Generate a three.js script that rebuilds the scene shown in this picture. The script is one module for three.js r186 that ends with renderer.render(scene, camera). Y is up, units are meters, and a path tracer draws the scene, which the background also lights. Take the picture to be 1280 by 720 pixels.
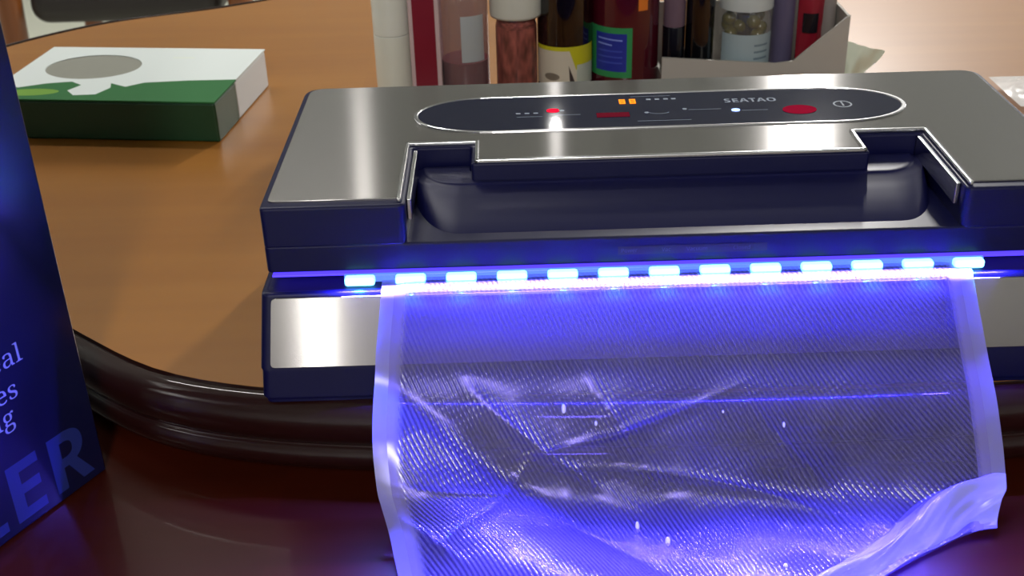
import * as THREE from 'three';
import { RoundedBoxGeometry } from 'three/addons/geometries/RoundedBoxGeometry.js';
import { mergeGeometries } from 'three/addons/utils/BufferGeometryUtils.js';
import { ImprovedNoise } from 'three/addons/math/ImprovedNoise.js';
import { RectAreaLightUniformsLib } from 'three/addons/lights/RectAreaLightUniformsLib.js';

// ---------------------------------------------------------------- camera, light, exposure
// Units are metres; y = 0 is the top of the wooden table board, x runs along the sealer, z towards the viewer.
const scene = new THREE.Scene();
const camera = new THREE.PerspectiveCamera(2 * Math.atan(360 / 1500) * 180 / Math.PI, 1280 / 720, 0.02, 30);
camera.rotation.order = 'YXZ';
camera.rotation.set(-28.7833 * Math.PI / 180, 0, -1.6874 * Math.PI / 180);
camera.position.set(0.1234, 0.3433, 0.5299);
camera.focus = 0.62;
camera.userData.fStop = 22;
scene.background = new THREE.Color(0, 0, 0);

const renderer = new THREE.WebGLRenderer({ antialias: true });
renderer.toneMapping = THREE.LinearToneMapping;
renderer.toneMappingExposure = 0.88;
renderer.shadowMap.enabled = true;
RectAreaLightUniformsLib.init();

const LAMP_WHITE = new THREE.Color().setRGB(1.0, 0.97, 0.93);
const FLOOR = -0.75, CEIL = 1.75;
const LED_BLUE = new THREE.Color().setRGB(0.115, 0.085, 1.0);
const LAMPS = [   // hanging tube lamps: [x, y, z, length, width, turn, luminance, label]
  [0.86, 1.25, -2.15, 0.8, 0.032, -0.27, 900, 'hanging white tube lamp beyond the table, mirrored as a broad streak in the steel'],
  [0.12, 1.40, 2.0, 0.8, 0.22, 0, 85, 'hanging white tube lamp high behind the viewer'],
  [-0.285, 1.40, -2.5, 0.6, 0.040, 0.13, 7, 'thin hanging tube lamp beyond the table, mirrored faintly in the steel'],
  [0.262, 1.13, -2.7, 0.03, 0.022, 0, 300, 'small hanging lamp mirrored as a white fleck in the control panel'],
  [-2.5, 1.55, -1.7, 1.2, 0.60, 0.2, 14, 'unseen wide lamp panel, added near the left wall beside the chair as soft fill light'],  // added soft fill lamp, out of view
  [-0.47, 1.40, -0.95, 0.7, 0.05, 1.5708, 75, 'hanging tube lamp over the left end of the table, mirrored along the table rim'],
];
const FILL_GLOBE = { x: 2.6, y: 0.95, z: -3.3, r: 0.13, power: 3.2 };             // unseen globe lamp, added to brighten the right wall and ceiling
const STREAK_TUBE = { x: -0.345, z: 2.3, y0: -0.45, y1: 0.95, w: 0.032, lum: 24 };   // unseen upright tube, added behind the viewer for the streak in the steel strip

// ---------------------------------------------------------------- helpers
const V = (x, y, z) => new THREE.Vector3(x, y, z);
const used = {};
function numbered(n) { const k = used[n] = (used[n] ?? -1) + 1; return k ? `${n}_${String(k).padStart(3, '0')}` : n; }
let seed = 7;
const rnd = () => { seed = (seed * 1664525 + 1013904223) >>> 0; return seed / 4294967296; };
const perlin = new ImprovedNoise();
const noise = (x, y, z = 0) => perlin.noise(x, y, z);
const smooth = (a, b, x) => { const t = Math.min(1, Math.max(0, (x - a) / (b - a))); return t * t * (3 - 2 * t); };
function thing(name, label, category, base = [0, 0, 0], group) {
  const o = new THREE.Group(); o.name = numbered(name); o.position.set(...base); scene.add(o);
  o.userData = { label, category }; if (group) o.userData.group = group;
  return o;
}
// a part whose geometry is given in world coordinates (minus the thing's base); parts of parts have their parent's origin
function part(name, geo, mat, parent, own) {
  const g = Array.isArray(geo) ? merge(geo) : geo;
  let p = parent; while (p && p.parent !== scene) p = p.parent;
  if (p && !own) g.translate(-p.position.x, -p.position.y, -p.position.z);
  const m = new THREE.Mesh(g, mat); m.name = name; m.castShadow = m.receiveShadow = true; parent.add(m);
  return m;
}
function merge(list) {
  return mergeGeometries(list.map((g) => { const h = g.index ? g.toNonIndexed() : g.clone(); for (const k of Object.keys(h.attributes)) if (!['position', 'normal', 'uv'].includes(k)) h.deleteAttribute(k); return h; }));
}
function struct(name, geo, mat) {
  const m = new THREE.Mesh(Array.isArray(geo) ? merge(geo) : geo, mat); m.name = name; m.userData.kind = 'structure'; m.receiveShadow = m.castShadow = true; scene.add(m); return m;
}
const box = (x0, x1, y0, y1, z0, z1, r = 0) => {
  const g = r ? new RoundedBoxGeometry(x1 - x0, y1 - y0, z1 - z0, 3, r) : new THREE.BoxGeometry(x1 - x0, y1 - y0, z1 - z0);
  return g.translate((x0 + x1) / 2, (y0 + y1) / 2, (z0 + z1) / 2);
};
// polygon [[x, z], ...] extruded from y0 to y1
function slab(pts, y0, y1, bevel = 0, segs = 3, holes = []) {
  const s = new THREE.Shape(pts.map(([x, z]) => new THREE.Vector2(x, -z)));
  for (const h of holes) s.holes.push(new THREE.Path(h.map(([x, z]) => new THREE.Vector2(x, -z))));
  const g = new THREE.ExtrudeGeometry(s, { depth: y1 - y0 - 2 * bevel, bevelEnabled: bevel > 0, bevelThickness: bevel, bevelSize: bevel, bevelOffset: -bevel, bevelSegments: segs, curveSegments: 16 });
  return g.rotateX(-Math.PI / 2).translate(0, y0 + bevel, 0);
}
function roundPoly(pts, radii, n = 6) {   // rounds each corner of a polygon
  const out = [], N = pts.length;
  for (let i = 0; i < N; i++) {
    const p = new THREE.Vector2(...pts[i]), a = new THREE.Vector2(...pts[(i + N - 1) % N]).sub(p), b = new THREE.Vector2(...pts[(i + 1) % N]).sub(p);
    const r = Math.min(Array.isArray(radii) ? radii[i] : radii, a.length() / 2.05, b.length() / 2.05);
    if (r <= 0) { out.push([p.x, p.y]); continue; }
    const A = p.clone().add(a.setLength(r)), B = p.clone().add(b.setLength(r));
    for (let k = 0; k <= n; k++) { const t = k / n; const q = A.clone().multiplyScalar((1 - t) ** 2).addScaledVector(p, 2 * t * (1 - t)).addScaledVector(B, t * t); out.push([q.x, q.y]); }
  }
  return out;
}
function grid(nu, nv, f, uvf) {   // surface from f(u, v) -> Vector3
  const pos = [], uv = [], idx = [];
  for (let j = 0; j <= nv; j++) for (let i = 0; i <= nu; i++) { const p = f(i / nu, j / nv); pos.push(p.x, p.y, p.z); const q = uvf ? uvf(i / nu, j / nv) : [i / nu, 1 - j / nv]; uv.push(q[0], q[1]); }
  for (let j = 0; j < nv; j++) for (let i = 0; i < nu; i++) { const a = j * (nu + 1) + i, b = a + 1, c = a + nu + 1, d = c + 1; idx.push(a, c, b, b, c, d); }
  const g = new THREE.BufferGeometry();
  g.setAttribute('position', new THREE.Float32BufferAttribute(pos, 3)); g.setAttribute('uv', new THREE.Float32BufferAttribute(uv, 2)); g.setIndex(idx); g.computeVertexNormals();
  return g;
}
function uvByPosition(g, fu, fv) {
  const p = g.attributes.position, uv = new Float32Array(p.count * 2);
  for (let i = 0; i < p.count; i++) { uv[2 * i] = fu(p.getX(i), p.getY(i), p.getZ(i)); uv[2 * i + 1] = fv(p.getX(i), p.getY(i), p.getZ(i)); }
  g.setAttribute('uv', new THREE.BufferAttribute(uv, 2)); return g;
}
function dataTex(w, h, f, srgb, wrap = true) {
  const d = new Uint8Array(w * h * 4);
  for (let y = 0; y < h; y++) for (let x = 0; x < w; x++) { const c = f(x / w, y / h); const o = (y * w + x) * 4; for (let k = 0; k < 3; k++) d[o + k] = Math.max(0, Math.min(255, Math.round(255 * (c.length ? c[k] : c)))); d[o + 3] = 255; }
  const t = new THREE.DataTexture(d, w, h); t.magFilter = THREE.LinearFilter; if (wrap) t.wrapS = t.wrapT = THREE.RepeatWrapping; if (srgb) t.colorSpace = THREE.SRGBColorSpace; t.needsUpdate = true; return t;
}
function canvasTex(w, h, draw) {
  const c = document.createElement('canvas'); c.width = w; c.height = h; draw(c.getContext('2d'), w, h);
  const t = new THREE.CanvasTexture(c); t.colorSpace = THREE.SRGBColorSpace; return t;
}
const std = (hex, roughness = 0.5, more = {}) => new THREE.MeshPhysicalMaterial({ color: hex, roughness, ...more });

// ---------------------------------------------------------------- materials
const woodGrain = (light, dark, fx, fy) => dataTex(512, 512, (u, v) => {
  const wob = 0.5 * noise(u * 3, v * 3, 1);
  const t = 0.5 + 0.35 * noise(u * fx * 0.25 + wob, v * fy, 5) + 0.25 * noise(u * fx, v * fy * 4, 9) + 0.12 * noise(u * fx * 2, v * fy * 14, 3);
  return light.map((c, k) => c + (dark[k] - c) * Math.min(1, Math.max(0, t)));
}, true);
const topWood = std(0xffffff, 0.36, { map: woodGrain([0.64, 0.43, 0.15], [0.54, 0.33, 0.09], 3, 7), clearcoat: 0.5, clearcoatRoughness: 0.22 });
const rimWood = std(0x200806, 0.45, { specularIntensity: 0.2, clearcoat: 0.8, clearcoatRoughness: 0.06 });
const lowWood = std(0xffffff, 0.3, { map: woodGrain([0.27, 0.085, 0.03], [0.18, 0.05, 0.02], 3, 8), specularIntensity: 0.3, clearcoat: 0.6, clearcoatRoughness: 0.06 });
const chairWood = std(0x6b3a14, 0.4);
const blackPlasticLedTint = std(0x090b38, 0.4, { specularIntensity: 0.6 });  // navy in the colour stands in for blue bounce from the light strip
const satinBlackLedTint = std(0x0c0e3e, 0.42, { specularIntensity: 0.7 });  // handle plastic, blue glow of the strip mixed into its colour
const glossBlack = std(0x08080a, 0.08, { clearcoat: 1, clearcoatRoughness: 0.03 });
const steel = std(0xaeabaa, 0.18, { metalness: 1, anisotropy: 1 });
const rubber = std(0x050505, 0.9);
const chrome = std(0xd8d8da, 0.16, { metalness: 1 });
const wallPaint = std(0xbfc1c2, 0.95);
const ceilingPaint = std(0xa2a4a6, 0.95);
const floorTile = std(0xd6d8c6, 0.35);

// ---------------------------------------------------------------- the room
struct('floor', box(-3.6, 3.6, FLOOR - 0.1, FLOOR, -5, 3.6), floorTile);
struct('ceiling', box(-3.6, 3.6, CEIL, CEIL + 0.1, -5, 3.6), ceilingPaint);
struct('wall_back', box(-3.6, 3.6, FLOOR, CEIL, -5.1, -5), wallPaint);
struct('wall_front', box(-3.6, 3.6, FLOOR, CEIL, 3.6, 3.7), std(0xf2f2f0, 0.9));
struct('wall_left', box(-3.7, -3.6, FLOOR, CEIL, -5, 3.6), wallPaint);
struct('wall_right', box(3.6, 3.7, FLOOR, CEIL, -5, 3.6), wallPaint);

for (const [x, y, z, l, w, turn, lum, label] of LAMPS) {
  const t = thing('hanging_lamp', label, 'lamp', [x, y, z]);
  t.rotation.y = turn;
  part('housing', new RoundedBoxGeometry(w + 0.02, 0.03, l + 0.03, 2, 0.008).translate(0, 0.015, 0), std(0xe8e8e4, 0.5), t, true);
  part('lamp_tube', new THREE.BoxGeometry(w, 0.01, l).translate(0, -0.005, 0), std(0xffffff, 0.5, { emissive: LAMP_WHITE, emissiveIntensity: 1.5 }), t, true);
  for (const d of l > 0.3 ? [-0.4, 0.4] : [0]) part('hanging_cord', new THREE.CylinderGeometry(0.002, 0.002, CEIL - y - 0.03, 8).translate(0, (CEIL - y + 0.03) / 2, d * l), std(0xdddddd, 0.6), t, true);
  const r = new THREE.RectAreaLight(LAMP_WHITE, lum, w, l); r.position.set(x, y - 0.012, z); r.rotation.order = 'YXZ'; r.rotation.set(-Math.PI / 2, turn, 0); scene.add(r);
}

{
  const { x, z, y0, y1, w, lum } = STREAK_TUBE;
  const t = thing('added_tube_lamp', 'unseen lamp with an upright white tube, added behind the viewer for the streak in the steel strip', 'lamp', [x, FLOOR, z]);
  part('lamp_base', new THREE.CylinderGeometry(0.13, 0.14, 0.03, 32).translate(x, FLOOR + 0.015, z), std(0x222222, 0.5), t);
  part('pole', box(x - w / 2 - 0.006, x + w / 2 + 0.006, FLOOR + 0.03, y1 + 0.02, z + 0.002, z + 0.03, 0.004), std(0x333333, 0.5), t);
  part('lamp_tube', box(x - w / 2, x + w / 2, y0, y1, z - 0.008, z + 0.002), std(0xffffff, 0.5, { emissive: LAMP_WHITE, emissiveIntensity: 1.5 }), t);
  const r = new THREE.RectAreaLight(LAMP_WHITE, lum, w, y1 - y0); r.position.set(x, (y0 + y1) / 2, z - 0.014); scene.add(r);
}

{
  const { x, y, z, r, power } = FILL_GLOBE;
  const t = thing('added_globe_lamp', 'unseen white globe lamp on a thin stand, added far beyond the right end of the table as fill light', 'lamp', [x, FLOOR, z]);
  part('lamp_base', new THREE.CylinderGeometry(0.14, 0.15, 0.03, 32).translate(x, FLOOR + 0.015, z), std(0x222222, 0.5), t);
  part('pole', new THREE.CylinderGeometry(0.012, 0.012, y - r - FLOOR, 16).translate(x, (y - r + FLOOR) / 2 + 0.01, z), std(0x333333, 0.4), t);
  part('globe', new THREE.SphereGeometry(r, 32, 20).translate(x, y, z), std(0xffffff, 0.4, { emissive: LAMP_WHITE, emissiveIntensity: 2.5 }), t);
  const p = new THREE.PointLight(LAMP_WHITE, power); p.position.set(x, y, z); p.castShadow = true; p.shadow.radius = 5; scene.add(p);
}

// ---------------------------------------------------------------- table board with beaded rim, table under it
const edgeKeys = [[-0.41, -0.36], [-0.30, -0.24], [-0.20, -0.128], [-0.121, -0.054], [-0.066, -0.013], [-0.006, 0.007], [0.10, 0.019], [0.25, 0.0235], [0.40, 0.019], [0.58, -0.006], [0.80, -0.08], [0.98, -0.28], [1.05, -0.55], [0.98, -0.83], [0.78, -1.02], [0.45, -1.08], [0.12, -0.92], [-0.06, -0.80], [-0.168, -0.733], [-0.288, -0.68], [-0.37, -0.60], [-0.43, -0.48]];
const edgeCurve = new THREE.CatmullRomCurve3(edgeKeys.map(([x, z]) => V(x, 0, z)), true, 'centripetal');
const edge = edgeCurve.getSpacedPoints(260).slice(0, -1);
const edgeN = edge.map((p, i) => { const t = edge[(i + 1) % edge.length].clone().sub(edge[(i + edge.length - 1) % edge.length]).normalize(); return V(-t.z, 0, t.x).multiplyScalar(1); });
{ const c = V(0.3, 0, -0.5); edgeN.forEach((n, i) => { if (n.dot(edge[i].clone().sub(c)) < 0) n.negate(); }); }
const offsetEdge = (o) => edge.map((p, i) => [p.x + edgeN[i].x * o, p.z + edgeN[i].z * o]);
{
  const t = thing('table_board', 'large orange-brown wooden table board with a dark beaded rim, carrying the vacuum sealer', 'table', [0.3, -0.05, -0.5]);
  const top = slab(offsetEdge(-0.002), -0.047, 0);
  uvByPosition(top, (x) => x / 0.9, (x, y, z) => z / 0.9);
  part('board_top', top, topWood, t);
  const prof = [[-0.002, -0.0002], [-0.0008, -0.0022], [0.0006, -0.0022], [0.0016, 0.0002], [0.0045, 0.0004], [0.008, -0.001], [0.0115, -0.004], [0.0138, -0.009], [0.0142, -0.0145], [0.0128, -0.02], [0.0098, -0.0245], [0.0085, -0.026], [0.0105, -0.0278], [0.0122, -0.0315], [0.012, -0.036], [0.010, -0.040], [0.0065, -0.0435], [0.001, -0.047], [-0.012, -0.0495], [-0.05, -0.05]];
  const pc = new THREE.CatmullRomCurve3(prof.map(([o, y]) => V(o, y, 0)), false, 'centripetal').getPoints(76);
  const n = edge.length, m = pc.length;
  part('beaded_rim', grid(n, m - 1, (u, v) => { const i = Math.round(u * n) % n, q = pc[Math.round(v * (m - 1))]; return V(edge[i].x + edgeN[i].x * q.x, q.y, edge[i].z + edgeN[i].z * q.x); }), rimWood, t);
}
{
  const t = thing('wooden_table', 'glossy dark reddish-brown wooden table surface beneath the beaded rim, under the bag and blue carton', 'table', [0.2, FLOOR, 0]);
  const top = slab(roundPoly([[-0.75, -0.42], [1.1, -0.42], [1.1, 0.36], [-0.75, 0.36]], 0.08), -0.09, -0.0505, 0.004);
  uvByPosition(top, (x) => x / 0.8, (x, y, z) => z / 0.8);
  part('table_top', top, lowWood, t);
  for (const [x, z] of [[-0.66, -0.34], [1.0, -0.34], [-0.66, 0.28], [1.0, 0.28]]) part('leg', new THREE.CylinderGeometry(0.035, 0.026, -0.09 - FLOOR, 20).translate(x, (FLOOR - 0.09) / 2, z), lowWood, t);
}

// ---------------------------------------------------------------- vacuum sealer
const S = thing('vacuum_sealer', 'black and brushed steel vacuum sealer with a glowing blue light strip, holding the plastic bag', 'vacuum sealer', [0.2055, 0, -0.08]);
const X0 = 0.0015, X1 = 0.4105, ZB = -0.1735, LT = 0.1;      // lid outline and top
const NX0 = 0.0725, NX1 = 0.3455, NI0 = 0.104, NI1 = 0.312, NZ = -0.0725, NZI = -0.049;   // handle recess
{
  const outline = roundPoly([[X0, 0], [X1, 0], [X1, ZB], [X0, ZB]], [0.003, 0.003, 0.012, 0.012]);
  const notched = [...roundPoly([[NX0, 0], [X0, 0], [X0, ZB], [X1, ZB], [X1, 0], [NX1, 0], [NX1, NZ], [NI1, NZ], [NI1, NZI], [NI0, NZI], [NI0, NZ], [NX0, NZ]], [0.004, 0.003, 0.012, 0.012, 0.003, 0.004, 0.003, 0.002, 0.002, 0.002, 0.002, 0.003])];
  const lid = part('lid', [slab(outline, 0.0645, 0.0792, 0.0012), slab(notched, 0.078, LT, 0.0014)], blackPlasticLedTint, S);
  // steel cover plate, cut out round the handle recess
  const e = 0.0032;
  const plate = slab(roundPoly([[NX0 - e, -0.0065], [X0 + e, -0.0065], [X0 + e, ZB + e], [X1 - e, ZB + e], [X1 - e, -0.0065], [NX1 + e, -0.0065], [NX1 + e, NZ - e], [NI1 - e, NZ - e], [NI1 - e, NZI - 0.0005], [NI0 + e, NZI - 0.0005], [NI0 + e, NZ - e], [NX0 - e, NZ - e]], [0.001, 0.003, 0.01, 0.01, 0.003, 0.001, 0.002, 0.001, 0.001, 0.001, 0.001, 0.002]), LT - 0.0005, LT + 0.0009, 0.0004, 2);
  uvByPosition(plate, (x, y, z) => z * 10, (x) => x * 10);
  part('steel_plate', plate, steel, lid);
  // chrome trim round the recess
  const inL = [[NX0 - 0.003, -0.004], [NX0 - 0.003, NZ - 0.0028], [NI0 + 0.003, NZ - 0.0028], [NI0 + 0.003, NZI - 0.0002], [NI1 - 0.003, NZI - 0.0002], [NI1 - 0.003, NZ - 0.0028], [NX1 + 0.003, NZ - 0.0028], [NX1 + 0.003, -0.004]];
  const bars = [];
  for (let i = 0; i < inL.length - 1; i++) {
    const [a, b] = [inL[i], inL[i + 1]], w = 0.0011;
    bars.push(box(Math.min(a[0], b[0]) - w, Math.max(a[0], b[0]) + w, LT, LT + 0.0022, Math.min(a[1], b[1]) - w, Math.max(a[1], b[1]) + w, 0.0007));
  }
  for (const x of [NX0 + 0.0014, NX1 - 0.0014]) bars.push(box(x - 0.0012, x + 0.0012, LT - 0.012, LT - 0.0006, NZ + 0.002, -0.008, 0.0006));
  part('recess_trim', bars, chrome, lid);
  // handle: a shelf with two arms and a scooped front face that rounds into the recess
  const path = [], r = 0.02, hx0 = NX0 + 0.006, hx1 = NX1 - 0.006, zf = -0.0465;
  path.push([hx0, NZ + 0.004, -1, 0], [hx0, zf - r - 0.001, -1, 0]);
  for (let k = 0; k <= 14; k++) { const a = Math.PI / 2 * k / 14; path.push([hx0 + r - r * Math.cos(a), zf - r + r * Math.sin(a), -Math.cos(a), Math.sin(a)]); }
  for (let k = 1; k < 12; k++) path.push([hx0 + r + (hx1 - hx0 - 2 * r) * k / 12, zf, 0, 1]);
  for (let k = 14; k >= 0; k--) { const a = Math.PI / 2 * k / 14; path.push([hx1 - r + r * Math.cos(a), zf - r + r * Math.sin(a), Math.cos(a), Math.sin(a)]); }
  path.push([hx1, zf - r - 0.001, 1, 0], [hx1, NZ + 0.004, 1, 0]);
  const face = new THREE.CatmullRomCurve3([[-0.0035, 0.0902], [0, 0.0901], [0.0014, 0.0893], [0.007, 0.0878], [0.015, 0.0862], [0.025, 0.0838], [0.034, 0.0808], [0.040, 0.0777], [0.042, 0.074]].map(([o, y]) => V(o, y, 0)), false, 'centripetal').getPoints(40);
  const hg = grid(path.length - 1, face.length - 1, (u, v) => {
    const p = path[Math.round(u * (path.length - 1))], q = face[Math.round(v * (face.length - 1))], side = Math.abs(p[2]);
    const ox = q.x > 0 ? Math.min(q.x, 0.0055) : q.x;
    return V(p[0] + p[2] * ox, q.y, p[1] + p[3] * q.x * (1 - 0.0 * side));
  });
  const plan = [[hx0 + 0.0035, NZ + 0.004], ...path.slice(1, -1).map((p) => [p[0] - p[2] * 0.0033, p[1] - p[3] * 0.0033]), [hx1 - 0.0035, NZ + 0.004], [NI1 + 0.0015, NZ + 0.004], [NI1 + 0.0015, NZI - 0.014], [NI1 - 0.004, NZI - 0.003], [NI0 + 0.004, NZI - 0.003], [NI0 - 0.0015, NZI - 0.014], [NI0 - 0.0015, NZ + 0.004]];
  part('handle', [hg, slab(plan, 0.0800, 0.0902)], satinBlackLedTint, lid);
  // faint grey lettering under the handle
  const words = canvasTex(1024, 64, (c) => { c.fillStyle = '#0d0d10'; c.fillRect(0, 0, 1024, 64); c.fillStyle = '#3c3c44'; c.font = '40px sans-serif'; [['Power', 20, 190], ['Vac', 300, 110], ['Vacuum', 470, 250], ['Closed', 790, 200]].forEach(([t, x, w]) => c.fillText(t, x, 46, w)); });
  part('lid_lettering', new THREE.PlaneGeometry(0.074, 0.0046).translate(0.2135, 0.0716, 0.0003), std(0xffffff, 0.4, { map: words }), lid);

  // control panel
  const stadium = (x0, x1, z0, z1, n = 20) => { const rr = (z1 - z0) / 2, zc = (z0 + z1) / 2, out = []; for (let k = 0; k <= n; k++) { const a = -Math.PI / 2 + Math.PI * k / n; out.push([x1 - rr * 1.6 + rr * 1.6 * Math.cos(a), zc + rr * Math.sin(a)]); } for (let k = 0; k <= n; k++) { const a = Math.PI / 2 + Math.PI * k / n; out.push([x0 + rr * 1.6 + rr * 1.6 * Math.cos(a), zc + rr * Math.sin(a)]); } return out; };
  const PX0 = 0.0725, PX1 = 0.3475, PZ0 = -0.1435, PZ1 = -0.0905;
  const print = canvasTex(2048, 400, (c, w, h) => {
    const X = (x) => (x - PX0) / (PX1 - PX0) * w, Z = (z) => (z - PZ0) / (PZ1 - PZ0) * h;
    c.fillStyle = '#0e1230'; c.fillRect(0, 0, w, h);
    c.fillStyle = '#9aa4b4'; c.strokeStyle = '#7d8796'; c.lineWidth = 5;
    c.font = 'bold 62px sans-serif'; c.fillText('SEATAO', X(0.2485), Z(-0.1245), 265);
    const line = (x0, x1, z) => { c.beginPath(); c.moveTo(X(x0), Z(z)); c.lineTo(X(x1), Z(z)); c.stroke(); };
    line(0.129, 0.1435, -0.1105); line(0.1515, 0.165, -0.112); line(0.2265, 0.245, -0.1145); line(0.256, 0.271, -0.111); line(0.196, 0.219, -0.1385); line(0.196, 0.226, -0.099);
    for (const x of [0.1285, 0.1335, 0.1385]) { c.fillRect(X(x), Z(-0.117), 20, 14); }
    for (const [x, z] of [[0.155, -0.119], [0.1775, -0.112], [0.2025, -0.112], [0.2245, -0.116]]) { c.beginPath(); c.arc(X(x), Z(z), 10, 0, 7); c.fill(); }
    for (const x of [0.2045, 0.2095, 0.2145, 0.219]) c.fillRect(X(x), Z(-0.1345), 20, 18);
    c.beginPath(); c.ellipse(X(0.2095), Z(-0.112), 40, 18, 0, 0, Math.PI); c.stroke();
    c.lineWidth = 8; c.strokeStyle = '#aeb6c0'; c.beginPath(); c.ellipse(X(0.3145), Z(-0.1165), 36, 36, 0, 0, 7); c.stroke(); c.beginPath(); c.moveTo(X(0.3145), Z(-0.1205)); c.lineTo(X(0.3145), Z(-0.1135)); c.stroke();
  });
  const pg = slab(stadium(PX0, PX1, PZ0, PZ1), LT + 0.0002, LT + 0.0014, 0.0003, 2);
  uvByPosition(pg, (x) => (x - PX0) / (PX1 - PX0), (x, y, z) => 1 - (z - PZ0) / (PZ1 - PZ0));
  const panel = part('control_panel', pg, std(0xffffff, 0.06, { map: print, specularIntensity: 0.8 }), S);
  part('panel_bezel', slab(stadium(PX0 - 0.0022, PX1 + 0.0028, PZ0 - 0.0016, PZ1 + 0.0016), LT + 0.0002, LT + 0.0018, 0.0006, 2, [stadium(PX0 + 0.0002, PX1 - 0.0002, PZ0 + 0.0002, PZ1 - 0.0002).reverse()]), chrome, panel);
  const glow = (col, k) => std(0x101010, 0.3, { emissive: col, emissiveIntensity: k, specularIntensity: 0 });
  const flatEllipse = (x, z, rx, rz) => new THREE.CylinderGeometry(1, 1, 0.0004, 24).scale(rx, 1, rz).translate(x, LT + 0.0016, z);
  part('indicator_light', flatEllipse(0.1497, -0.1190, 0.0036, 0.0026), glow(0xff1538, 1.6), panel);
  part('indicator_light', box(0.174, 0.1925, LT + 0.0014, LT + 0.0018, -0.1125, -0.1065), glow(0xb02040, 0.35), panel);
  part('indicator_light', flatEllipse(0.2885, -0.1095, 0.0095, 0.0065), glow(0xc81440, 0.55), panel);
  part('indicator_light', flatEllipse(0.2528, -0.1115, 0.0024, 0.0020), glow(0x9db8ff, 3.0), panel);
  const seg = (x) => { const l = []; for (const [a, b, c, d] of [[0, .0035, 0, .0008], [0, .0035, .0028, .0036], [0, .0035, .0056, .0064], [0, .0008, 0, .0064], [.0028, .0035, 0, .0064]]) l.push(box(x + a, x + b, LT + 0.0014, LT + 0.0018, -0.1335 + c, -0.1335 + d)); return l; };
  part('display_digit', seg(0.1885), glow(0xff8a1e, 2.2), panel); part('display_digit', seg(0.1945), glow(0xff8a1e, 2.2), panel);

  // base with its steel front strip
  const lean = (y) => 0.0105 + (0.061 - y) * 0.19;           // the front leans out towards the table
  const bx = (y) => (0.061 - y) * 0.10;                       // and the sides widen downwards
  const ring = (y, d = 0) => roundPoly([[-0.0005 - bx(y) + d, lean(y) - d], [0.4125 + bx(y) - d, lean(y) - d], [0.4125 + bx(y) - d, ZB - 0.001 + d], [-0.0005 - bx(y) + d, ZB - 0.001 + d]], [0.004, 0.004, 0.012, 0.012]);
  const levels = [[0.0585, 0.003], [0.0590, 0.0012], [0.0582, 0.0002], [0.057, 0], [0.04, 0], [0.0195, 0], [0.018, 0.0006], [0.004, 0.0012], [0.0015, 0.003]];
  const rings = levels.map(([y, d]) => ring(y, d).map(([x, z]) => V(x, y, z))), rn = rings[0].length;
  const base = part('base', [grid(rn, levels.length - 1, (u, v) => rings[Math.round(v * (levels.length - 1))][Math.round(u * rn) % rn]), slab(ring(0.0585, 0.0029), 0.053, 0.0585), slab(ring(0.0015, 0.0029), 0.0002, 0.003)], blackPlasticLedTint, S);
  const ya = 0.0568, yb = 0.0205;
  const onFront = (x, y, out) => V(x, y, lean(y) + out);
  const strip = slab(roundPoly([[0.0025, 0], [0.411, 0], [0.411, ya - yb], [0.0025, ya - yb]], 0.0028), 0, 0.0009, 0.0003, 2);
  { const p = strip.attributes.position; for (let i = 0; i < p.count; i++) { const q = onFront(p.getX(i), ya - p.getZ(i), p.getY(i)); p.setXYZ(i, q.x - (0.04 - q.y) * (0.207 - q.x) / 0.207 * 0.1, q.y, q.z); } strip.computeVertexNormals(); uvByPosition(strip, (x, y) => y * 10, (x) => x * 10); }
  part('steel_strip', strip, steel, base);
  for (const x of [0.03, 0.38]) for (const z of [-0.15, -0.02]) part('foot', new THREE.CylinderGeometry(0.007, 0.007, 0.0018, 16).translate(x, 0.0009, z), rubber, base);

  // light strip in the gap between lid and base
  const lens = part('led_strip', box(0.004, 0.4085, 0.0626, 0.0638, -0.012, 0.0012, 0.0005), std(0x2018a0, 0.3, { emissive: new THREE.Color().setRGB(0.08, 0.045, 1.0), emissiveIntensity: 1.8 }), S);
  part('led_bar', box(0.040, 0.3585, 0.0594, 0.0636, -0.004, 0.0028, 0.0006), std(0x2018a0, 0.3, { emissive: new THREE.Color().setRGB(0.10, 0.22, 1.0), emissiveIntensity: 1.5 }), lens);
  const cellMat = std(0xffffff, 0.3, { emissive: new THREE.Color().setRGB(0.13, 0.72, 1.0), emissiveIntensity: 4 });
  for (let k = 0; k < 13; k++) part('led', box(0.048 + k * 0.0252 - 0.0075, 0.048 + k * 0.0252 + 0.0075, 0.0592, 0.0638, 0.002, 0.0072, 0.0015), cellMat, lens);
}
{ // the strip's own light: a thin bar as long as the strip, shining out and down
  const l = new THREE.RectAreaLight(LED_BLUE, 2800, 0.33, 0.003); l.position.set(0.203, 0.0670, 0.0105); l.lookAt(0.203, 0.0670 - 0.04, 0.0105 + 0.1); scene.add(l);
  for (let k = 0; k < 13; k++) {   // the whiter spill of each diode straight down onto the film
    const q = new THREE.SpotLight(new THREE.Color().setRGB(0.02, 0.75, 0.9), 0.016, 1, 0.9, 0.8, 2); q.position.set(0.048 + k * 0.0252, 0.0632, 0.0100); q.target.position.set(0.048 + k * 0.0252, 0.05, 0.0175); q.castShadow = true; q.shadow.radius = 0.05; scene.add(q, q.target);
  }
}

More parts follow.
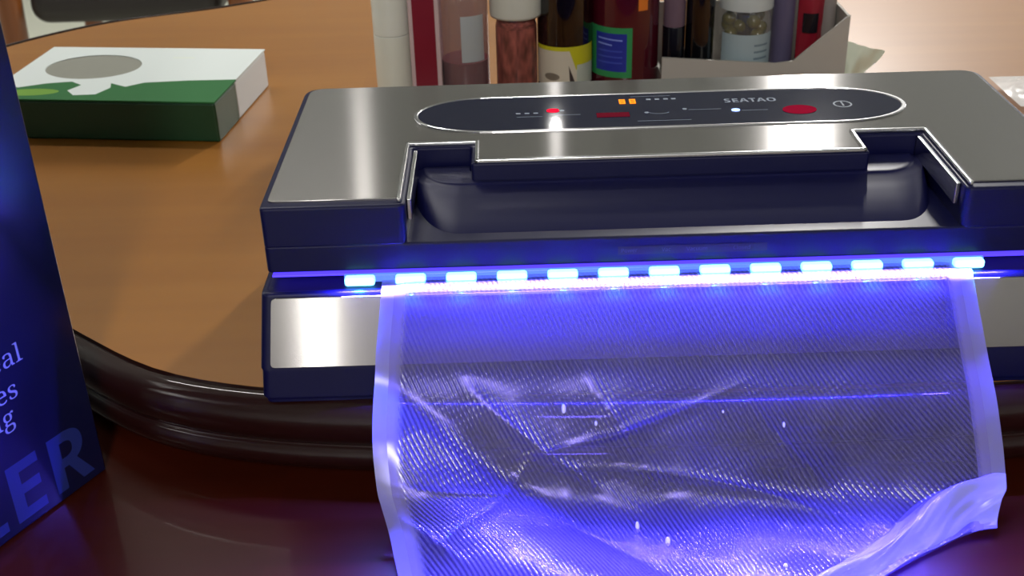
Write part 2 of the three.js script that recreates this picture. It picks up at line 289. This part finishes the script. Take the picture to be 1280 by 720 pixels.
// ---------------------------------------------------------------- plastic bag
const bagKeys = [   // down the bag: [arc length, y, z, left edge x, right edge x]
  [0, .0598, -.004, .0585, .3546], [.0120, .0597, .008, .0590, .3511], [.0183, .0585, .0142, .0591, .3498], [.0274, .05, .0175, .0579, .3517], [.0380, .04, .021, .0564, .3540],
  [.0484, .03, .0238, .0550, .3565], [.0591, .02, .0275, .0542, .3587], [.0730, .008, .0345, .0533, .3608], [.0913, -.008, .0435, .0533, .3629], [.1083, -.023, .0515, .0544, .3647],
  [.1239, -.036, .060, .0564, .3652], [.1386, -.0445, .072, .0596, .3640], [.1545, -.048, .0875, .0632, .3600], [.1720, -.0488, .105, .0673, .3530], [.1970, -.049, .130, .0711, .3420],
];
const bagAt = (s) => { let i = 0; while (i < bagKeys.length - 2 && bagKeys[i + 1][0] < s) i++; const a = bagKeys[i], b = bagKeys[i + 1], t = (s - a[0]) / (b[0] - a[0]), p = bagKeys[Math.max(0, i - 1)], q = bagKeys[Math.min(bagKeys.length - 1, i + 2)];
  return [1, 2, 3, 4].map((k) => { const m0 = (b[k] - p[k]) / (b[0] - p[0] || 1) * (b[0] - a[0]), m1 = (q[k] - a[k]) / (q[0] - a[0] || 1) * (b[0] - a[0]); return (2 * t ** 3 - 3 * t * t + 1) * a[k] + (t ** 3 - 2 * t * t + t) * m0 + (-2 * t ** 3 + 3 * t * t) * b[k] + (t ** 3 - t * t) * m1; }); };
// folds and creases of the film, in metres out of its plane; x along the bag, s down it
function creases(x, s) {
  const free = smooth(0.055, 0.09, s);
  let h = 0;
  const d = (s - 0.062) * 0.77 - (x - 0.066) * 0.64;          // the big fold that turns the left corner towards the light
  h += 0.42 * Math.max(0, d) * smooth(-0.004, 0.012, d) * smooth(0.085, 0.02, d);
  const ridge = (cx, cs, ang, len, wid, amp) => { const dx = x - cx, ds = s - cs, a = dx * Math.cos(ang) + ds * Math.sin(ang), b = -dx * Math.sin(ang) + ds * Math.cos(ang) + 1.5 * a * a * Math.sign(amp); return Math.abs(amp) * Math.exp(-Math.abs(b) / wid) * Math.exp(-(a * a) / (len * len)); };
  h += ridge(0.107, 0.133, -0.87, 0.028, 0.0015, 0.0020) + ridge(0.185, 0.088, -0.30, 0.05, 0.0018, 0.0014) + ridge(0.235, 0.120, 0.28, 0.07, 0.0025, -0.0016) + ridge(0.12, 0.085, 0.72, 0.06, 0.005, 0.0030) + ridge(0.163, 0.068, 1.05, 0.04, 0.005, 0.0022) + ridge(0.262, 0.105, 0.8, 0.025, 0.003, 0.0016) + ridge(0.082, 0.152, 0.8, 0.02, 0.002, 0.0025) + ridge(0.10, 0.118, 0.1, 0.025, 0.0015, 0.0012);
  h += 0.0022 * noise(x * 20 - s * 14, s * 12 + x * 4, 2) + 0.0005 * noise(x * 60 + s * 30, s * 50 - x * 20, 7);
  return h * (0.12 + 0.88 * free) * smooth(0.008, 0.03, s);
}
const BAG = { end: (u) => 0.195 - 0.050 * smooth(0.62, 1.0, u) };
function bagPoint(u, v, lift = 0) {
  const s = v * BAG.end(u), [y, z, xl, xr] = bagAt(s), [y2, z2] = bagAt(s + 0.001);
  let n = V(0, z2 - z, -(y2 - y)).normalize(); if (n.z < 0 || n.y < 0) n.set(0, Math.abs(n.y), Math.abs(n.z));
  const round = smooth(0.80, 1, v) * smooth(0.8, 1, u) * 0.007;
  const x = xl + (xr - xl) * u - round;
  const hh = creases(x, s) + lift;
  const p = V(x, y + n.y * hh, z + n.z * hh);
  p.y = Math.max(p.y, -0.0496 + lift);
  return p;
}
{
  const B = thing('plastic_bag', 'clear embossed plastic bag clamped in the sealer and hanging over the table edge', 'bag', [0.21, -0.05, 0.08]);
  const W = 0.30, H = 0.2, tw = 2048, th = 1365;
  const inner = (u) => smooth(0.035, 0.05, u) * smooth(0.965, 0.95, u);
  const stripe = (u, v) => { const x = u * W, y = v * H; return 0.5 + 0.5 * Math.sin((x * 0.91 + y * 0.41) * 2 * Math.PI / 0.0022); };
  const emboss = dataTex(tw, th, (u, v) => { const x = u * W, y = v * H; const across = 0.5 + 0.5 * Math.sin((x * -0.41 + y * 0.91) * 2 * Math.PI / 0.0034); return 0.5 + inner(u) * (0.3 * stripe(u, v) + 0.14 * across * stripe(u, v) - 0.22); }, false, false);
  const clear = dataTex(1024, 683, (u, v) => { const st = stripe(u, v); const k = inner(u); const cloud = 0.05 * noise(u * 7, v * 6, 4); return (1 - k) * 0.70 + k * (0.95 - 0.11 * st + 0.7 * cloud); }, false, false);
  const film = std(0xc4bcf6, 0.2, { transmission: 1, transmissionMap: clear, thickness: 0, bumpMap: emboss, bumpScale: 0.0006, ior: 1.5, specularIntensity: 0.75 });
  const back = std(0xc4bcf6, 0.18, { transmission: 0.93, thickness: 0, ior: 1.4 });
  const dropMat = std(0xe6e6f4, 0.3);
  const front = part('front_film', grid(220, 260, (u, v) => bagPoint(u, v, 0.0016 * smooth(0, 0.06, u) * smooth(1, 0.94, u))), film, B);
  part('back_film', grid(90, 110, (u, v) => bagPoint(u, v, -0.0002)), back, B);
  // heat-sealed margins down both sides
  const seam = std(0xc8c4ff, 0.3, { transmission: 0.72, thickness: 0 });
  part('side_seal', grid(6, 160, (u, v) => bagPoint(0.956 + 0.044 * u, v, 0.0005)), seam, B);
  part('side_seal', grid(6, 160, (u, v) => bagPoint(0.034 * u, v, 0.0005)), seam, B);
  // a few droplets and crumbs clinging to the film
  for (const [u, v, r, st] of [[0.305, 0.40, 0.0016, 1.6], [0.355, 0.44, 0.0011, 1.2], [0.40, 0.71, 0.0015, 1.9], [0.445, 0.755, 0.0018, 1.3], [0.63, 0.86, 0.0016, 1], [0.655, 0.46, 0.001, 1.5], [0.56, 0.42, 0.0008, 1]]) {
    const p = bagPoint(u, v, 0.0014); part('droplet', new THREE.SphereGeometry(r, 12, 8).scale(0.7, st, 0.5).rotateX(-0.6).translate(p.x, p.y, p.z), dropMat, B);
  }
  // crumpled bottom hem turning up at the right corner
  const hem = grid(160, 26, (u, v) => {
    const uu = 0.42 + 0.58 * u, p = bagPoint(uu, 1 - 0.13 * (1 - v) * (0.5 + 1.0 * smooth(0.3, 0.85, u)), 0.001);
    const k = smooth(0.0, 0.5, u), w = Math.sin(Math.PI * Math.min(1, v * 1.05));
    p.y += k * w * (0.006 + 0.008 * noise(u * 5, v * 1.6, 3)) + 0.0009 * k * noise(u * 22 + v * 6, v * 4, 8);
    p.z += 0.005 * noise(u * 6, v * 1.5, 5); p.x += 0.002 * noise(u * 7, v * 2, 6);
    p.y = Math.max(p.y, -0.049);
    return p;
  });
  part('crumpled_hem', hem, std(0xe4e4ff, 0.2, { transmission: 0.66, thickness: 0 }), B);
}

// ---------------------------------------------------------------- blue retail carton at the left
{
  const C = thing('retail_carton', 'tall dark blue retail carton with light lettering, standing left of the sealer', 'box', [-0.0986, -0.0504, 0.0042]);
  C.rotation.y = Math.atan2(0.063, 0.036);   // local x runs along the lettered face to its far corner, z out of it
  const w = 0.20, h = 0.40, d = 0.10;
  const paint = canvasTex(1024, 2048, (c, W, H) => {
    c.fillStyle = '#0c1238'; c.fillRect(0, 0, W, H);
    const k = W / w, H2 = H;                                  // pixels per metre; text ends near the right (far) corner
    c.textAlign = 'right'; c.fillStyle = '#8c96d2';
    c.font = `${0.014 * k}px serif`;
    c.fillText('Vacuum Seal', W - 0.0316 * k, H2 - 0.0885 * k); c.fillText('Modes', W - 0.0387 * k, H2 - 0.0715 * k); c.fillText('Sealing', W - 0.0443 * k, H2 - 0.0585 * k);
    c.fillStyle = '#26337c'; c.font = `bold ${0.047 * k}px sans-serif`;
    c.fillText('SEALER', W - 0.006 * k, H2 - 0.004 * k, 0.19 * k);
  });
  const side = std(0x0c1238, 0.3, { clearcoat: 0.6, clearcoatRoughness: 0.2 }), facing = std(0xffffff, 0.3, { map: paint, clearcoat: 0.6, clearcoatRoughness: 0.18 });
  const b = new RoundedBoxGeometry(w, h, d, 2, 0.0015).translate(-w / 2, h / 2, 0);
  part('carton_body', b.translate(0, 0, -d / 2 - 0.0004), side, C, true);
  part('printed_face', new THREE.PlaneGeometry(w - 0.003, h - 0.003).translate(-w / 2, h / 2, 0), facing, C, true);
}

// ---------------------------------------------------------------- green and white gift box
{
  const G = thing('gift_box', 'flat white and green carton with an oval window in its lid', 'box', [-0.185, 0, -0.42]);
  G.rotation.y = -0.13;
  const w = 0.19, d = 0.131, h = 0.033;
  const lidPrint = canvasTex(1024, 700, (c, W, H) => {
    c.fillStyle = '#d6dedc'; c.fillRect(0, 0, W, H);
    c.fillStyle = '#2f6a3a'; c.beginPath(); c.moveTo(0, H); c.lineTo(0, H * 0.72);
    for (const [x, y] of [[0.10, 0.80], [0.2, 0.72], [0.30, 0.68], [0.36, 0.74], [0.33, 0.84], [0.38, 0.92], [0.47, 0.9], [0.5, 0.78], [0.48, 0.7], [0.56, 0.76], [0.62, 0.68], [0.8, 0.63], [1, 0.60], [1, 1]]) c.lineTo(x * W, y * H);
    c.fill();
    c.fillStyle = '#6f9a3c'; c.beginPath(); c.ellipse(W * 0.18, H * 0.88, W * 0.12, H * 0.06, -0.1, 0, 7); c.fill();
    c.fillStyle = '#d8e0d6'; c.fillRect(W * 0.62, H * 0.18, W * 0.1, H * 0.03);
  });
  part('green_front', box(-w / 2, w / 2, 0, h - 0.0012, d / 2 - 0.05, d / 2, 0.002), std(0x123c20, 0.45), G, true);
  part('white_back', box(-w / 2 + 0.0003, w / 2 - 0.0003, 0, h - 0.0012, -d / 2, d / 2 - 0.0502, 0.002), std(0xd2d6d8, 0.5), G, true);
  const ov = []; for (let k = 0; k < 48; k++) { const a = k / 48 * 2 * Math.PI; ov.push([-0.036 + 0.040 * Math.cos(a), -0.014 + 0.031 * Math.sin(a)]); }
  const lid = slab([[-w / 2, d / 2], [w / 2, d / 2], [w / 2, -d / 2], [-w / 2, -d / 2]], h - 0.0012, h, 0, 1, [ov]);
  uvByPosition(lid, (x) => (x + w / 2) / w, (x, y, z) => 1 - (z + d / 2) / d);
  const l = part('lid', lid, std(0xffffff, 0.75, { map: lidPrint, specularIntensity: 0.5 }), G, true);
  part('window_pane', slab(ov.map(([x, z]) => [-0.036 + (x + 0.036) * 1.02, -0.014 + (z + 0.014) * 1.02]), h - 0.0009, h - 0.0005), std(0x9a9a90, 0.12), l, true);
}

// ---------------------------------------------------------------- jars and bottles behind the sealer
const lathe = (pts, n = 40) => new THREE.LatheGeometry(pts.map(([r, y]) => new THREE.Vector2(Math.max(r, 0.00001), y)), n);
const bottleProfile = (r, hb, neck, ht) => [[0, 0], [r * 0.9, 0], [r, 0.003], [r, hb], [r * 0.93, hb + 0.006], [neck * 1.3, hb + 0.026], [neck, hb + 0.034], [neck, ht]];
const jarProfile = (r, h) => [[0, 0], [r * 0.92, 0], [r, 0.003], [r, h - 0.008], [r * 0.9, h], [r * 0.9, h + 0.004]];
const wrap = (r, y0, y1, a0, a1) => new THREE.CylinderGeometry(r, r, y1 - y0, 32, 1, true, a0, a1 - a0).translate(0, (y0 + y1) / 2, 0);
const glassClear = std(0xffffff, 0.04, { transmission: 0.93, thickness: 0, ior: 1.5 });
const zRow = -0.415, rowX = (x) => 0.1234 + (x - 0.1234) * 0.95;
const glassDusty = std(0xc8bcc0, 0.06, { transmission: 0.82, thickness: 0, ior: 1.5 });
function vessel(name, label, category, x, r, z = zRow - r, y = 0.0) { const t = thing(name, label, category, [rowX(x), y, z]); t.scale.setScalar(0.95); return t; }
{ // white bottle with a lid seam
  const t = vessel('white_bottle', 'plain white plastic bottle with a lid seam, leftmost behind the sealer', 'bottle', 0.0265, 0.0155);
  part('body', lathe([[0, 0], [0.0145, 0], [0.0158, 0.002], [0.0158, 0.059], [0.015, 0.0598]]), std(0xd9dccf, 0.4), t, true);
  part('lid', lathe([[0.0150, 0.0600], [0.0157, 0.0608], [0.0157, 0.0818], [0.0150, 0.0826], [0.0158, 0.0834], [0.0158, 0.125], [0.014, 0.128], [0, 0.128]]), std(0xdcdfd4, 0.35), t, true);
}
{ // red carton with pale edges
  const t = thing('red_carton', 'slim upright dark red carton with pale edges, beside the white bottle', 'box', [rowX(0.0555), 0, zRow - 0.02]);
  part('carton_body', box(-0.0125, 0.0125, 0, 0.15, -0.02, 0.018, 0.0012), std(0xc8b0b0, 0.5), t, true);
  part('front_print', box(-0.009, 0.0088, 0.001, 0.149, 0.0178, 0.0188), std(0x7c0626, 0.4), t, true);
}
{ // clear jar with some red left at the bottom
  const t = vessel('clear_jar', 'clear jar with a little red sauce left at its bottom, behind the sealer', 'jar', 0.0885, 0.021);
  const body = part('jar_glass', lathe([[0, 0], [0.0195, 0], [0.0212, 0.003], [0.0212, 0.085], [0.017, 0.097], [0.0145, 0.103], [0.0145, 0.117]]), glassDusty, t, true);
  part('sauce', lathe([[0, 0.0015], [0.0192, 0.0015], [0.0202, 0.004], [0.0202, 0.034], [0.0198, 0.0345], [0, 0.0345]]), std(0x8c0a28, 0.2), body, true);
  part('label', wrap(0.0214, 0.036, 0.076, -0.1, 0.9), std(0xc0ccce, 0.5, { transmission: 0.35, thickness: 0 }), t, true);  // pale translucent patch standing in for highlights on the glass
  part('lid', lathe([[0.0148, 0.112], [0.016, 0.113], [0.016, 0.13], [0.0145, 0.132], [0, 0.132]]), std(0x884450, 0.3), t, true);
}
{ // pink salt jar with a white lid
  const t = vessel('spice_jar', 'jar of pinkish spice under a large white lid, behind the sealer', 'jar', 0.1335, 0.019);
  part('body', lathe(jarProfile(0.0178, 0.070)), std(0xb06c62, 0.35, { map: dataTex(128, 128, (u, v) => { const n = 0.75 + 0.3 * noise(u * 16, v * 16, 2) + 0.2 * noise(u * 40, v * 40, 6); return [n, n * 0.92, n * 0.9]; }, true) }), t, true);
  part('lid', lathe([[0.018, 0.071], [0.0218, 0.0715], [0.0225, 0.074], [0.0225, 0.102], [0.021, 0.104], [0, 0.104]]), std(0xc9cabf, 0.4), t, true);
}
{ // dark sauce bottle with a cream and yellow label
  const t = vessel('sauce_bottle', 'nearly black glass sauce bottle with a cream and yellow label', 'bottle', 0.1755, 0.0235);
  part('body', lathe(bottleProfile(0.0238, 0.088, 0.011, 0.168)), std(0x0c0709, 0.08, { clearcoat: 1, clearcoatRoughness: 0.03 }), t, true);
  const lab = canvasTex(512, 256, (c) => { c.fillStyle = '#cfc7b4'; c.fillRect(0, 0, 512, 256); c.fillStyle = '#c4c020'; c.fillRect(0, 0, 512, 26); c.beginPath(); c.moveTo(270, 0); c.lineTo(512, 0); c.lineTo(512, 130); c.lineTo(330, 150); c.fill(); c.fillStyle = '#b6beb0'; c.fillRect(335, 120, 177, 136); c.fillStyle = '#3a3030'; c.beginPath(); c.moveTo(275, 120); c.lineTo(330, 256); c.lineTo(285, 256); c.fill(); c.fillStyle = '#7e7466'; c.beginPath(); c.ellipse(150, 195, 60, 24, 0, 0, 7); c.fill(); });
  part('label', wrap(0.0241, 0.012, 0.047, -1.3, 1.3), std(0xffffff, 0.45, { map: lab }), t, true);
  part('cap', lathe([[0.0115, 0.166], [0.0135, 0.167], [0.0135, 0.183], [0, 0.184]]), std(0x111111, 0.3), t, true);
}
{ // dark red bottle with a green and blue label
  const t = vessel('red_sauce_bottle', 'dark red plastic sauce bottle with a green and blue label', 'bottle', 0.2285, 0.0295);
  part('body', lathe(bottleProfile(0.0298, 0.105, 0.013, 0.18)), std(0x4a0a1c, 0.16, { clearcoat: 1, clearcoatRoughness: 0.05 }), t, true);
  const lab = canvasTex(256, 256, (c) => { c.fillStyle = '#2f8f52'; c.fillRect(0, 0, 256, 256); c.fillStyle = '#20309a'; c.fillRect(48, 30, 180, 195); c.strokeStyle = '#7c8fe0'; c.lineWidth = 8; for (const y of [58, 84]) { c.beginPath(); c.moveTo(64, y); c.lineTo(y < 70 ? 205 : 150, y + 6); c.stroke(); } c.strokeStyle = '#3a4cb4'; for (const y of [120, 150, 180]) { c.beginPath(); c.moveTo(64, y); c.lineTo(205, y); c.stroke(); } });
  part('label', wrap(0.0301, 0.018, 0.062, -1.3, 0.12), std(0xffffff, 0.4, { map: lab }), t, true);
  part('sticker', wrap(0.0301, 0.076, 0.1, 0.28, 0.58), std(0xe07a28, 0.4), t, true);
  part('cap', lathe([[0.0135, 0.178], [0.016, 0.179], [0.013, 0.202], [0, 0.203]]), std(0x2b0a10, 0.4), t, true);
}
// cardboard tray holding the right-hand jars
{
  const t = thing('cardboard_tray', 'torn pale cardboard tray holding the jars at the right behind the sealer', 'box', [0.335, 0, -0.51]); t.scale.setScalar(0.95);
  const x0 = 0.2575, x1 = 0.4155, z0 = -0.560, z1 = -0.472, k = 0.0022, pale = std(0xb0aca4, 0.75);
  const wallXY = (pts, z) => new THREE.ExtrudeGeometry(new THREE.Shape(pts.map(([x, y]) => new THREE.Vector2(x, y))), { depth: k, bevelEnabled: false }).translate(0, 0, z);
  part('front_panel', wallXY([[x0, 0], [x0, 0.0365], [0.305, 0.0325], [0.355, 0.0285], [0.370, 0.030], [0.412, 0.0665], [x1, 0.0685], [x1, 0]], z1), pale, t);
  part('back_panel', wallXY([[x0, 0], [x0, 0.06], [x1, 0.06], [x1, 0]], z0), pale, t);
  part('side_panel', box(x0, x0 + k, 0, 0.02, z0 + k, z1 - 0.0002), pale, t);
  part('side_panel', box(x1 - k, x1, 0, 0.068, z0 + k, z1 - 0.0002), pale, t);
  part('bottom_panel', box(x0 + k, x1 - k, 0, 0.002, z0 + k, z1 - 0.0002), pale, t);
  t.position.x = rowX(0.335); t.position.z = -0.451;
}
const zi = -0.439;
{ const t = vessel('grey_topped_bottle', 'dark bottle with a greyish upper half, leftmost in the cardboard tray', 'bottle', 0.2705, 0, zi, 0.002);
  part('body', lathe([[0, 0], [0.0092, 0], [0.0098, 0.002], [0.0098, 0.054], [0, 0.0545]]), std(0x0a0a12, 0.2), t, true);
  part('neck', lathe([[0.009, 0.0545], [0.0094, 0.057], [0.0094, 0.1], [0.006, 0.11], [0, 0.11]]), std(0x6a5664, 0.35), t, true); }
{ const t = vessel('black_bottle', 'glossy blue-black bottle in the cardboard tray, left of the white-lidded jar', 'bottle', 0.2935, 0, zi - 0.004, 0.002);
  part('body', lathe(bottleProfile(0.0128, 0.1, 0.007, 0.14)), std(0x05060c, 0.1, { clearcoat: 1, clearcoatRoughness: 0.04 }), t, true);
  part('cap', lathe([[0.0075, 0.138], [0.009, 0.139], [0.009, 0.152], [0, 0.153]]), std(0x111114, 0.4), t, true); }
{ const t = vessel('white_lidded_jar', 'dark jar of olive pickles with a white lid and pale label in the tray', 'jar', 0.333, 0, zi - 0.003, 0.002);
  const body = part('jar_glass', lathe(jarProfile(0.0222, 0.067)), glassClear, t, true);
  part('olives', Array.from({ length: 26 }, (_, i) => { const a = i * 2.4, q = i < 18 ? 0.0145 : 0.006; return new THREE.SphereGeometry(0.0062, 10, 8).translate(q * Math.cos(a), 0.0275 + (i % 6) * 0.0062, q * Math.sin(a)); }), std(0x57521c, 0.25), body, true);
  part('brine', lathe([[0, 0.002], [0.008, 0.002], [0.008, 0.062], [0, 0.062]]), std(0x0e0c08, 0.3), body, true);
  part('label', wrap(0.0226, 0.012, 0.049, -1.2, 1.2), std(0x9fb0b6, 0.5, { map: canvasTex(256, 128, (c) => { c.fillStyle = '#ffffff'; c.fillRect(0, 0, 256, 128); c.fillStyle = '#b4bcc4'; for (const y of [30, 50, 70, 90]) c.fillRect(150, y, 70, 6); }) }), t, true);
  part('lid', lathe([[0.0215, 0.0685], [0.0232, 0.069], [0.0232, 0.088], [0.022, 0.0895], [0, 0.0895]]), std(0xc4cccc, 0.35), t, true); }
{ const t = vessel('purple_bottle', 'slim purplish grey bottle right of the white-lidded jar', 'bottle', 0.3665, 0, zi - 0.006, 0.002);
  part('body', lathe(bottleProfile(0.0098, 0.105, 0.006, 0.13)), std(0x5a5470, 0.3), t, true); part('cap', lathe([[0.0066, 0.128], [0.008, 0.129], [0.008, 0.14], [0, 0.141]]), std(0x333344, 0.4), t, true); }
{ const t = thing('red_packet', 'crumpled red and black packet at the right end of the tray', 'packet', [rowX(0.3895), 0.002, zi - 0.004]); t.scale.setScalar(0.95);
  const f = (sx) => grid(14, 24, (u, v) => { const w = 0.0115 * (1 - 0.1 * v), b = 0.007 * Math.sin(Math.PI * u) * Math.sin(Math.PI * Math.min(1, v + 0.05)) + 0.0012 * noise(u * 6, v * 8, 3); return V((u - 0.5) * 2 * w, 0.105 * (1 - v), sx * (b + 0.0005)); });
  part('packet_front', f(1), std(0x8e1a2c, 0.3), t, true); part('packet_back', f(-1), std(0x15101a, 0.3), t, true);
  part('dark_band', wrap(0.0095, 0.045, 0.062, -0.9, 0.6).scale(1, 1, 0.95), std(0x16121a, 0.25), t, true); }
{ const t = vessel('grey_tube', 'slim pale grey tube at the far right of the tray', 'tube', 0.4055, 0, zi - 0.008, 0.002);
  part('body', lathe([[0, 0], [0.0066, 0], [0.007, 0.002], [0.007, 0.11], [0.005, 0.115], [0, 0.115]]), std(0x8d8580, 0.4), t, true); part('cap', lathe([[0.0056, 0.115], [0.0056, 0.128], [0, 0.129]]), std(0xaaa59e, 0.4), t, true); }

// ---------------------------------------------------------------- tissue, packet at the right edge
{
  const g = grid(26, 20, (u, v) => { const q = 1 - v; return V(-0.012 + u * (0.012 + 0.030 * q), 0.034 * q * (1 - 0.35 * u * u) + 0.002 * Math.abs(noise(u * 2.5, v * 2, 2)), 0.016 * (v - 0.5) + 0.010 * noise(u * 2.2, v * 1.6, 4) * q + 0.006 * Math.sin(u * 5)); });
  const t = thing('tissue', 'small crumpled pale tissue lying right of the cardboard tray', 'tissue', [rowX(0.428), 0.0012, -0.43]);
  part('tissue_sheet', g, std(0xdfe6d2, 0.9), t, true);
}
{
  const t = thing('clear_packet', 'clear crinkled plastic packet at the right edge beyond the sealer', 'packet', [0.568, 0.0006, -0.385]);
  const f = (sg) => grid(40, 24, (u, v) => { const m = Math.sin(Math.PI * u) * Math.sin(Math.PI * v); return V((u - 0.5) * 0.09, 0.007 + sg * 0.006 * m + 0.003 * m * noise(u * 14, v * 10, 3), (v - 0.5) * 0.07); });
  part('packet_film', [f(1), f(-1)], std(0xffffff, 0.12, { transmission: 0.6, thickness: 0 }), t, true);
}

// ---------------------------------------------------------------- chair beyond the table
{
  const t = thing('wooden_armchair', 'brown wooden armchair with a dark seat beyond the far left table edge', 'chair', [-0.665, FLOOR, -2.16]);
  const bar = (a, b, r0, r1) => { const A = V(...a), B = V(...b), d = B.clone().sub(A), g = new THREE.CylinderGeometry(r1, r0, d.length(), 14).translate(0, d.length() / 2, 0); g.applyQuaternion(new THREE.Quaternion().setFromUnitVectors(V(0, 1, 0), d.normalize())); return g.translate(A.x, A.y, A.z); };
  const H = 0.45;
  part('seat', new RoundedBoxGeometry(0.40, 0.08, 0.44, 4, 0.036).translate(0, H - 0.02, 0), std(0x1a1210, 0.55), t, true);
  for (const sx of [-1, 1]) {
    part('leg', bar([sx * 0.25, 0, 0.22], [sx * 0.235, 0.66, 0.19], 0.026, 0.026), chairWood, t, true);
    part('leg', bar([sx * 0.24, 0, -0.25], [sx * 0.225, 0.95, -0.32], 0.022, 0.02), chairWood, t, true);
    part('armrest', bar([sx * 0.237, 0.66, 0.22], [sx * 0.232, 0.68, -0.28], 0.024, 0.024), chairWood, t, true);
  }
  part('backrest', new RoundedBoxGeometry(0.43, 0.42, 0.05, 4, 0.02).rotateX(-0.08).translate(0, 0.74, -0.30), std(0x1a1210, 0.55), t, true);
  part('seat_rail', box(-0.23, 0.23, 0.36, 0.40, -0.27, -0.245), chairWood, t, true);
}

renderer.render(scene, camera);
